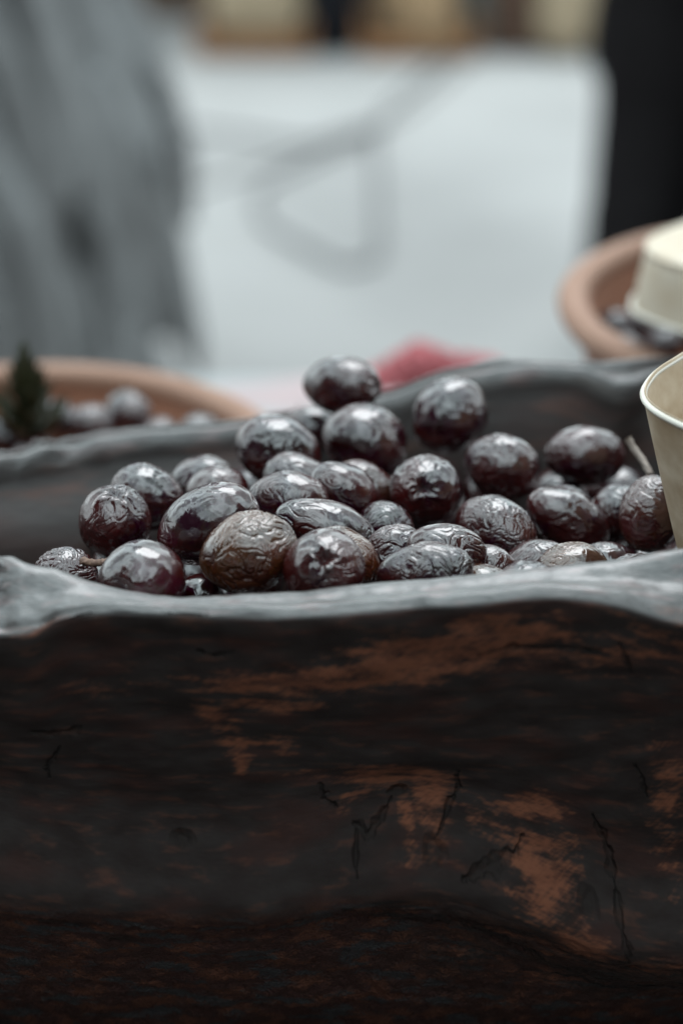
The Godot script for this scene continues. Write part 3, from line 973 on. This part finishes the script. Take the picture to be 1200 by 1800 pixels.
func pot_olives() -> void:
	var m := olive_material(0.16, 0.36, 12)
	var first := put("olive", olive_mesh(0.0112, 0.0094, "wrinkle", 991, 81, 57), m)
	var l1 := "blurred dark olive piled in the clay bowl behind the wooden one"
	var l2 := "blurred olive lying in the clay bowl under the white tub"
	var spots := [
		Vector3(-0.1226, 0.8620, -0.7960),
		Vector3(-0.1075, 0.8610, -0.7930),
		Vector3(-0.0919, 0.8620, -0.8040),
		Vector3(-0.1418, 0.8620, -0.7770),
		Vector3(-0.1650, 0.8620, -0.7900),
		Vector3(-0.0780, 0.8560, -0.7900),
		Vector3(-0.0600, 0.8530, -0.8000),
		Vector3(-0.1000, 0.8560, -0.7650),
		Vector3(-0.1280, 0.8580, -0.7650),
		Vector3(-0.1550, 0.8580, -0.7600),
		Vector3(-0.0750, 0.8520, -0.7650),
		Vector3(-0.1150, 0.8550, -0.7400),
		Vector3(0.1505, 0.8600, -0.9253),
		Vector3(0.1725, 0.8620, -0.9060),
		Vector3(0.1530, 0.8570, -0.9000),
		Vector3(0.1340, 0.8580, -0.8900),
		Vector3(0.1780, 0.8600, -0.9320),
		Vector3(0.1310, 0.8610, -0.9150),
	]
	for k in spots.size():
		var o := first if k == 0 else first.duplicate()
		if k > 0:
			o.name = "olive"
			add_child(o, true)
		o.position = spots[k]
		o.rotation = Vector3(1.2 + 0.5 * sin(k * 1.7), k * 1.9, 0.4 * cos(k * 2.3))
		var far: bool = spots[k].x > 0.05
		var own := ["blurred olive before the middle of the clay rim, nearer the sprig", "small blurred olive between the two larger ones in the clay bowl", "blurred round olive highest against the inside of the clay bowl", "blurred olive beside the foot of the green sprig"]
		tag(o, own[k] if k < 4 else (l2 if far else l1), "olive", "olives in the clay bowl under the tub" if far else "olives in the clay bowl with the sprig")


func sprig() -> void:
	var t := base("herb_sprig", Vector3(-0.131, 0.860, -0.775))
	var green := mottled(Color(0.017, 0.017, 0.0065), Color(0.036, 0.037, 0.013), 0.5, 0.02, 0.03, 61)
	var stemp := spline([Vector3(0, -0.02, 0), Vector3(0.002, 0.010, 0.0), Vector3(-0.001, 0.024, 0.002), Vector3(0.001, 0.040, 0.0)], 6)
	var rad := []
	for k in stemp.size():
		rad.append(0.0022 - 0.0014 * k / stemp.size())
	put("stem", tube(stemp, rad, 8), mat(Color(0.05, 0.045, 0.02), 0.7), t)
	var n := 9
	var pts := PackedVector3Array()
	for j in n:
		var q := float(j) / (n - 1)
		var w := 0.0062 * pow(sin(PI * clampf(q, 0.02, 0.98)), 0.7)
		for i in 5:
			var s := (i - 2) / 2.0
			pts.append(Vector3(w * s, 0.0022 * absf(s) + 0.012 * q * q, q * 0.032))
	var leaf := grid(pts, 5, n, false)
	for k in 56:
		var up := k / 56.0
		var o := put("leaf", leaf, green, t)
		o.position = Vector3(0, 0.001 + 0.036 * up, 0)
		o.rotation = Vector3(-0.25 - 0.9 * up, k * 2.4, 0.3 * sin(k * 1.7))
		o.scale = Vector3.ONE * (0.70 - 0.42 * up)
	tag(t, "dark green leafy herb sprig standing among the olives of the clay bowl", "herb")


func table() -> void:
	var t := base("market_table", Vector3(0, 0, -0.80))
	var board := mottled(Color(0.035, 0.026, 0.020), Color(0.07, 0.05, 0.035), 0.7, 0.01, 0.4, 81)
	for k in 6:
		var o := put("plank", bevel_box(Vector3(1.9, 0.03, 0.106), 0.003), board, t)
		o.position = Vector3(0, 0.735, 0.272 - 0.1085 * k)
	for x in [-0.86, 0.86]:
		for z in [-0.25, 0.26]:
			put("leg", bevel_box(Vector3(0.06, 0.70, 0.06), 0.004), board, t).position = Vector3(x, 0.366, z)
	tag(t, "dark plank market table carrying the wooden and clay bowls", "table")
	# the white sheet laid over the far part of the table, hanging over its far edge
	var nz := noise(84, 9.0, 3)
	var pts := PackedVector3Array()
	var cols := PackedColorArray()
	var nu := 161
	var nv := 80
	for j in nv:
		var s := 0.49 * float(j) / (nv - 1)
		for i in nu:
			var x := -0.86 + 1.72 * i / (nu - 1)
			var z := -0.70 - s
			var y := 0.7535
			if s > 0.428:
				z = -0.70 - 0.428 - 0.03 * (1.0 - exp(-(s - 0.428) * 18.0))
				y -= (s - 0.428) * 1.0
			y += 0.0022 * absf(nz.get_noise_2d(x * 1.2, z * 2.0)) + 0.0008 * nz.get_noise_2d(x * 5.0, z * 5.0)
			pts.append(Vector3(x, y, z))
			cols.append(Color(0.2295, 0.2338, 0.2338).lerp(Color(0.2805, 0.2125, 0.2125), smoothstep(0.0, 0.5, nz.get_noise_2d(x * 0.5 + 3.0, z * 0.7))))
	var cm := mat(Color.WHITE, 0.85)
	cm.vertex_color_use_as_albedo = true
	var c := put("tablecloth", grid(pts, nu, nv, false, cols), cm)
	tag(c, "pale cloth over the far half of the market table", "tablecloth")
	# a crumpled red and white cloth lying at the far edge
	var red := mottled(Color(0.19, 0.030, 0.036), Color(0.30, 0.085, 0.092), 0.9, 0.02, 0.1, 87)
	var pinkish := mottled(Color(0.30, 0.24, 0.24), Color(0.36, 0.33, 0.33), 0.9, 0.02, 0.1, 86)
	var crumpled := base("crumpled_cloth", Vector3(0.0, 0.7565, -1.062))
	put("red_side", flesh([[Vector3(0.018, 0.014, -0.004), Vector3(0.045, 0.024, -0.006), 0.012, 0.014], [Vector3(0.045, 0.024, -0.006), Vector3(0.088, 0.024, 0.0), 0.014, 0.009], [Vector3(0.03, 0.008, 0.0), Vector3(0.088, 0.008, 0.0), 0.009, 0.009]], 0.002, 0.012, 0.003, 9, Vector3(60, 60, 60)), red, crumpled)
	put("white_side", flesh([[Vector3(-0.020, 0.004, 0.012), Vector3(0.030, 0.010, 0.020), 0.007, 0.009], [Vector3(0.030, 0.010, 0.020), Vector3(0.055, 0.004, 0.028), 0.008, 0.005]], 0.002, 0.010, 0.003, 10, Vector3(60, 60, 60)), pinkish, crumpled)
	tag(crumpled, "crumpled red and white cloth at the table's far edge", "cloth")


# ---------------------------------------------------------------- people and street
func person(at: Vector3, turn: float, label: String, trousers: Material, jacket: Material, loose: float, fold: float, sd: int, stride: float) -> void:
	var t := base("person", at, turn)
	var skin := mat(Color(0.40, 0.24, 0.17), 0.55)
	var legs := []
	var body := []
	for s in [-1.0, 1.0]:
		var hip := Vector3(0.095 * s, 0.90, 0)
		var knee := Vector3(0.11 * s, 0.49, 0.03 + 0.06 * stride * s)
		var ankle := Vector3(0.115 * s, 0.09, -0.02 + 0.10 * stride * s)
		body.append_array([[hip, knee, 0.082, 0.055], [knee, ankle, 0.052, 0.036], [ankle, ankle + Vector3(0.01 * s, -0.045, 0.12), 0.036, 0.026]])
		legs.append_array([[hip, knee, 0.098 + loose * 0.3, 0.070 + loose], [knee, ankle + Vector3(0, 0.0, 0), 0.070 + loose, 0.060 + loose]])
	legs.append([Vector3(-0.06, 0.95, 0), Vector3(0.06, 0.95, 0), 0.125, 0.125])
	body.append_array([[Vector3(-0.06, 0.95, 0), Vector3(0.06, 0.95, 0), 0.115, 0.115], [Vector3(0, 0.98, 0), Vector3(0, 1.30, 0.0), 0.12, 0.13], [Vector3(0, 1.40, -0.01), Vector3(0, 1.53, 0.01), 0.055, 0.052]])
	var coat := [[Vector3(-0.05, 1.0, 0), Vector3(0.05, 1.0, 0), 0.145, 0.145], [Vector3(0, 1.02, 0), Vector3(0, 1.30, 0), 0.145, 0.15], [Vector3(-0.13, 1.39, -0.01), Vector3(0.13, 1.39, -0.01), 0.075, 0.075]]
	for s in [-1.0, 1.0]:
		var sh := Vector3(0.175 * s, 1.39, -0.01)
		var el := Vector3(0.27 * s, 1.13, -0.05)
		var wr := Vector3(0.185 * s, 0.97, 0.085)
		coat.append_array([[sh, el, 0.062, 0.055], [el, wr, 0.055, 0.052]])
		body.append_array([[sh, el, 0.045, 0.04], [el, wr, 0.04, 0.032]])
	# head: skull, jaw, nose, chin, ears
	body.append_array([[Vector3(0, 1.645, -0.015), Vector3(0, 1.655, 0.015), 0.082, 0.076], [Vector3(0, 1.60, 0.03), Vector3(0, 1.575, 0.045), 0.058, 0.040], [Vector3(0, 1.635, 0.092), Vector3(0, 1.615, 0.108), 0.008, 0.013], [Vector3(-0.020, 1.578, 0.084), Vector3(0.020, 1.578, 0.084), 0.007, 0.007], [Vector3(-0.083, 1.64, 0.0), Vector3(-0.085, 1.615, 0.0), 0.012, 0.009], [Vector3(0.083, 1.64, 0.0), Vector3(0.085, 1.615, 0.0), 0.012, 0.009]])
	put("body", flesh(body, 0.013, 0.03), skin, t)
	put("trousers", flesh(legs, 0.012, 0.05, fold, sd, Vector3(7.0, 2.6, 7.0)), trousers, t)
	put("jacket", flesh(coat, 0.016, 0.05, 0.008, sd + 1, Vector3(8, 6, 8)), jacket, t)
	put("hair", flesh([[Vector3(0, 1.67, -0.03), Vector3(0, 1.675, 0.005), 0.088, 0.083], [Vector3(0, 1.60, -0.05), Vector3(0, 1.65, -0.05), 0.06, 0.07]], 0.012, 0.04, 0.004, 3, Vector3(60, 20, 60)), mat(Color(0.02, 0.014, 0.01), 0.6), t)
	var leather := mat(Color(0.025, 0.022, 0.02), 0.45)
	for s in [-1.0, 1.0]:
		var a := Vector3(0.115 * s, 0.055, -0.05 + 0.10 * stride * s)
		put("shoe", flesh([[a, a + Vector3(0.008 * s, -0.010, 0.12), 0.046, 0.045], [a + Vector3(0, 0.03, 0.01), a, 0.048, 0.046], [a + Vector3(0.008 * s, -0.010, 0.12), a + Vector3(0.012 * s, -0.018, 0.18), 0.045, 0.034]], 0.010, 0.03), leather, t)
	tag(t, label, "person")


func street() -> void:
	var paving := mottled(Color(0.168, 0.160, 0.156), Color(0.308, 0.292, 0.284), 0.85, 0.004, 3.0, 91, 0.2)
	var g := PlaneMesh.new()
	g.size = Vector2(120, 120)
	var ground := put("ground", g, paving)
	structure(ground)
	# the cord
	var cord := spline([
		Vector3(0.485, 0.011, -6.154),
		Vector3(0.242, 0.011, -5.298),
		Vector3(0.093, 0.011, -4.762),
		Vector3(0.078, 0.011, -4.174),
		Vector3(0.072, 0.011, -3.743),
		Vector3(0.043, 0.011, -3.654),
		Vector3(0.000, 0.011, -3.636),
		Vector3(-0.078, 0.011, -3.769),
		Vector3(-0.149, 0.011, -3.902),
		Vector3(-0.172, 0.011, -4.045),
		Vector3(-0.169, 0.011, -4.187),
		Vector3(-0.076, 0.011, -4.382),
		Vector3(0.053, 0.011, -4.609),
		Vector3(0.071, 0.011, -4.706),
		Vector3(0.000, 0.011, -4.631),
		Vector3(-0.083, 0.011, -4.547),
		Vector3(-0.241, 0.011, -4.636),
		Vector3(-0.352, 0.011, -4.690),
	], 8)
	var rad := []
	for k in cord.size():
		rad.append(0.0054)
	var c := put("cord", tube(cord, rad, 10), mat(Color(0.045, 0.045, 0.048), 0.7))
	tag(c, "dark cord lying in a kinked loop on the pale paving", "cord")
	var cord2 := spline([
		Vector3(0.514, 0.0045, -5.971),
		Vector3(0.332, 0.0045, -5.418),
		Vector3(0.139, 0.0045, -4.828),
		Vector3(-0.053, 0.0045, -4.541),
		Vector3(-0.202, 0.0045, -4.334),
		Vector3(-0.330, 0.0045, -4.175),
		Vector3(-0.421, 0.0045, -4.109),
	], 5)
	rad = []
	for k in cord2.size():
		rad.append(0.0045)
	var c2 := put("cord", tube(cord2, rad, 8), mat(Color(0.06, 0.055, 0.05), 0.7))
	tag(c2, "thinner cord running across the paving towards the grey trousers", "cord")
	var gray := mottled(Color(0.135, 0.134, 0.135), Color(0.20, 0.198, 0.199), 0.9, 0.01, 0.3, 95)
	var black := mottled(Color(0.0085, 0.0075, 0.008), Color(0.013, 0.0115, 0.012), 0.85, 0.01, 0.3, 96)
	black.metallic_specular = 0.1
	person(Vector3(-0.425, 0, -2.55), 1.15, "person in loose creased light grey trousers standing beyond the table", gray, mat(Color(0.2, 0.2, 0.22), 0.9), 0.046, 0.06, 401, 0.4)
	person(Vector3(0.605, 0, -3.25), 2.6, "person in black trousers standing beyond the clay bowl with the tub", black, mat(Color(0.02, 0.02, 0.022), 0.9), 0.032, 0.010, 402, 0.25)
	# the stall across the street: what stands on the ground in front of it
	var brown := mottled(Color(0.16, 0.070, 0.026), Color(0.27, 0.125, 0.050), 0.8, 0.01, 0.5, 97)
	var jute := mottled(Color(0.20, 0.150, 0.095), Color(0.30, 0.23, 0.155), 0.95, 0.02, 0.2, 98, 0.1)
	var tray := base("wooden_tray", Vector3(-0.24, 0, -5.62))
	for k in 4:
		put("slat", bevel_box(Vector3(0.30, 0.008, 0.055), 0.001), brown, tray).position = Vector3(0, 0.008, -0.09 + 0.06 * k)
	for z in [-0.125, 0.125]:
		for y in [0.024, 0.05]:
			put("slat", bevel_box(Vector3(0.30, 0.022, 0.008), 0.001), brown, tray).position = Vector3(0, y, z)
	for x in [-0.150, 0.150]:
		put("end_board", bevel_box(Vector3(0.014, 0.09, 0.25), 0.001), brown, tray).position = Vector3(x, 0.047, 0)
	tag(tray, "low brown wooden tray with a beige sack, beyond the grey trousers", "tray")
	var tray2 := tray.duplicate()
	tray2.name = "wooden_tray"
	add_child(tray2, true)
	tray2.position = Vector3(0.205, 0, -5.60)
	tray2.rotation.y = 0.06
	tag(tray2, "low brown wooden tray with a tan brown sack, between black bin and dark crate", "tray")
	var sack_bones := [[Vector3(-0.06, 0.10, 0), Vector3(0.06, 0.10, 0), 0.085, 0.085], [Vector3(-0.04, 0.20, 0), Vector3(0.05, 0.22, 0), 0.08, 0.075], [Vector3(0, 0.28, 0), Vector3(0.02, 0.36, 0), 0.05, 0.035]]
	var sk := put("sack", flesh(sack_bones, 0.012, 0.06, 0.010, 5, Vector3(12, 6, 12)), jute)
	sk.position = Vector3(-0.23, 0.006, -5.62)
	tag(sk, "beige sack standing on the tray beyond the grey trousers", "sack")
	var sk2 := sk.duplicate()
	sk2.name = "sack"
	add_child(sk2, true)
	sk2.material_override = mottled(Color(0.15, 0.085, 0.04), Color(0.27, 0.185, 0.11), 0.95, 0.02, 0.2, 120, 0.1)
	sk2.scale = Vector3(1.15, 0.8, 1.0)
	sk2.position = Vector3(0.20, 0.006, -5.60)
	sk2.rotation.y = 2.1
	tag(sk2, "tan brown sack standing on the tray right of the black bin", "sack")
	var sk3 := sk.duplicate()
	sk3.name = "sack"
	add_child(sk3, true)
	sk3.scale = Vector3(0.8, 1.0, 0.9)
	sk3.position = Vector3(0.63, -0.008, -5.55)
	sk3.rotation.y = 1.0
	tag(sk3, "beige sack standing on the ground between dark crate and black trousers", "sack")
	var bin := base("black_bin", Vector3(-0.035, 0, -5.62))
	var plastic := mat(Color(0.008, 0.008, 0.010), 0.8, 0.2)
	put("wall", lathe(spline([Vector2(0.002, 0.0), Vector2(0.075, 0.0), Vector2(0.080, 0.006), Vector2(0.090, 0.30), Vector2(0.087, 0.30), Vector2(0.076, 0.008), Vector2(0.002, 0.006)], 4), 49, 0.0, 1), plastic, bin)
	var ring := []
	for k in 13:
		ring.append(Vector2(0.091 + 0.006 * cos(TAU * k / 12.0), 0.30 + 0.006 * sin(TAU * k / 12.0)))
	put("rim", lathe(ring, 49, 0.0, 1), plastic, bin)
	tag(bin, "black plastic bin on the ground between two trays", "bin")
	var post := put("post", bevel_box(Vector3(0.055, 2.4, 0.055), 0.006), mottled(Color(0.12, 0.14, 0.13), Color(0.17, 0.19, 0.18), 0.7, 0.01, 0.3, 99))
	post.position = Vector3(0.385, 1.2, -5.70)
	tag(post, "grey green stall post standing beside the dark crate", "post")
	var crate := base("wooden_crate", Vector3(0.49, 0, -5.66))
	var darkwood := mottled(Color(0.045, 0.022, 0.013), Color(0.085, 0.04, 0.022), 0.8, 0.01, 0.4, 100)
	for k in 5:
		for z in [-0.11, 0.11]:
			put("slat", bevel_box(Vector3(0.16, 0.042, 0.009), 0.001), darkwood, crate).position = Vector3(0, 0.026 + 0.05 * k, z)
		for x in [-0.075, 0.075]:
			put("slat", bevel_box(Vector3(0.009, 0.042, 0.208), 0.001), darkwood, crate).position = Vector3(x, 0.026 + 0.05 * k, 0)
	put("base", bevel_box(Vector3(0.138, 0.008, 0.205), 0.001), darkwood, crate).position = Vector3(0, 0.012, 0)
	tag(crate, "dark brown slatted crate on the ground beside the stall post", "crate")
	var skirt := []
	var pts := PackedVector3Array()
	for j in 12:
		for i in 161:
			var x := -1.6 + 3.2 * i / 160.0
			pts.append(Vector3(x, 0.02 + 0.86 * j / 11.0, -5.98 + 0.022 * sin(x * 34.0) + 0.012 * sin(x * 71.0 + 1.0)))
	var counter := base("stall_counter", Vector3.ZERO)
	put("cloth_skirt", grid(pts, 161, 12, false), mottled(Color(0.05, 0.030, 0.02), Color(0.085, 0.055, 0.04), 0.9, 0.01, 0.4, 101), counter)
	put("counter_top", bevel_box(Vector3(3.3, 0.04, 0.9), 0.005), brown, counter).position = Vector3(0, 0.902, -6.36)
	for x in [-1.5, 1.5]:
		for z in [-6.1, -6.7]:
			put("leg", bevel_box(Vector3(0.07, 0.88, 0.07), 0.004), brown, counter).position = Vector3(x, 0.44, z)
	tag(counter, "market stall counter with a dark brown cloth skirt across the street", "stall")


func sky_blocker() -> void:
	# unseen canvas added to block sky light and darken olive reflections and bowl front
	var canvas := mottled(Color(0.030, 0.027, 0.026), Color(0.05, 0.045, 0.042), 0.9, 0.01, 0.6, 111)
	var t := base("canvas_blocker", Vector3(0, 0, 0))
	put("back_panel", bevel_box(Vector3(3.6, 2.2, 0.02), 0.004), canvas, t).position = Vector3(0, 1.105, 1.6)
	for s in [-1.0, 1.0]:
		put("side_panel", bevel_box(Vector3(0.02, 2.5, 1.9), 0.004), canvas, t).position = Vector3(1.55 * s, 1.255, 0.62)
		put("pole", bevel_box(Vector3(0.05, 2.55, 0.05), 0.006), canvas, t).position = Vector3(1.55 * s, 1.28, -0.365)
	tag(t, "dark canvas panels added behind the viewer to block sky light", "stall")


func _ready() -> void:
	var cam := Camera3D.new()
	cam.name = "camera"
	add_child(cam)
	cam.position = Vector3(0, 1.19, 0)
	cam.rotation_degrees = Vector3(-25, 0, 0)
	cam.near = 0.05
	cam.far = 200.0
	var lens := CameraAttributesPhysical.new()
	lens.frustum_focal_length = 46.79
	lens.frustum_focus_distance = 0.598
	lens.frustum_near = 0.05
	lens.frustum_far = 200.0
	lens.exposure_aperture = 3.0
	cam.attributes = lens
	cam.fov = 28.77
	cam.current = true

	env = Environment.new()
	env.background_mode = Environment.BG_SKY
	var sky := Sky.new()
	var sm := ProceduralSkyMaterial.new()
	sm.sky_top_color = Color(0.51, 0.585, 0.605)
	sm.sky_horizon_color = Color(0.53, 0.555, 0.56)
	sm.sky_curve = 0.6
	sm.ground_horizon_color = Color(0.40, 0.42, 0.43)
	sm.ground_bottom_color = Color(0.30, 0.31, 0.32)
	sm.sun_angle_max = 1.0
	var cover := Image.create(512, 256, false, Image.FORMAT_RGBAF)
	var cn := noise(207, 1.0, 4)
	for j in 256:
		var el := PI * (0.5 - (j + 0.5) / 256.0)
		for i in 512:
			var az := TAU * (i + 0.5) / 512.0
			var d := Vector3(cos(el) * cos(az), sin(el), cos(el) * sin(az))
			var q := clampf(0.5 + 1.1 * cn.get_noise_3dv(d * 1.9), 0.0, 1.0)
			q = smoothstep(0.15, 0.85, q) * (0.35 + 0.65 * maxf(d.y, 0.0))
			cover.set_pixel(i, j, Color(q, q, q, 1.0))
	sm.sky_cover = ImageTexture.create_from_image(cover)
	sm.sky_cover_modulate = Color(0.92, 0.985, 1.0)
	sky.sky_material = sm
	env.sky = sky
	env.background_energy_multiplier = 2.2
	env.tonemap_mode = Environment.TONE_MAPPER_LINEAR
	env.tonemap_exposure = 1.66
	env.sdfgi_enabled = true
	env.ssao_enabled = true
	env.ssil_enabled = true
	var we := WorldEnvironment.new()
	we.name = "world_environment"
	we.environment = env
	add_child(we)
	var sun := DirectionalLight3D.new()
	sun.name = "sun"
	add_child(sun)
	sun.rotation_degrees = Vector3(-62, 165, 0)
	sun.light_color = Color(0.98, 0.99, 1.0)
	sun.light_energy = 0.4
	sun.light_angular_distance = 34.0
	sun.shadow_enabled = true
	sun.sky_mode = DirectionalLight3D.SKY_MODE_LIGHT_ONLY

	street()
	sky_blocker()
	table()
	bowl()
	olives()
	tub(Vector3(0.1396, 0.917, -0.548), 0.0505, 0.056, Vector3(0, 0, 0), 0.71, 5, 0.035, Color(0.25, 0.165, 0.095), Color(0.55, 0.455, 0.355), "cream plastic tub pushed into the olives at the end of the heap", 51)
	pot(Vector3(-0.14, 0.85, -0.785), 0.12, 0.097, 0.012, "wide terracotta bowl of olives with a green sprig, behind the wooden bowl", 31)
	pot(Vector3(0.23, 0.89, -0.88), 0.13, 0.137, 0.012, "terracotta bowl holding a white tub, beyond the raised wooden rim", 32)
	pot_olives()
	sprig()
	tub(Vector3(0.1880, 0.9350, -0.8191), 0.062, 0.028, Vector3(PI, PI, 0.03), 0.88, 4, 0.055, Color(0.35, 0.27, 0.19), Color(0.44, 0.375, 0.305), "white tub turned upside down on the olives of the far terracotta bowl", 52)
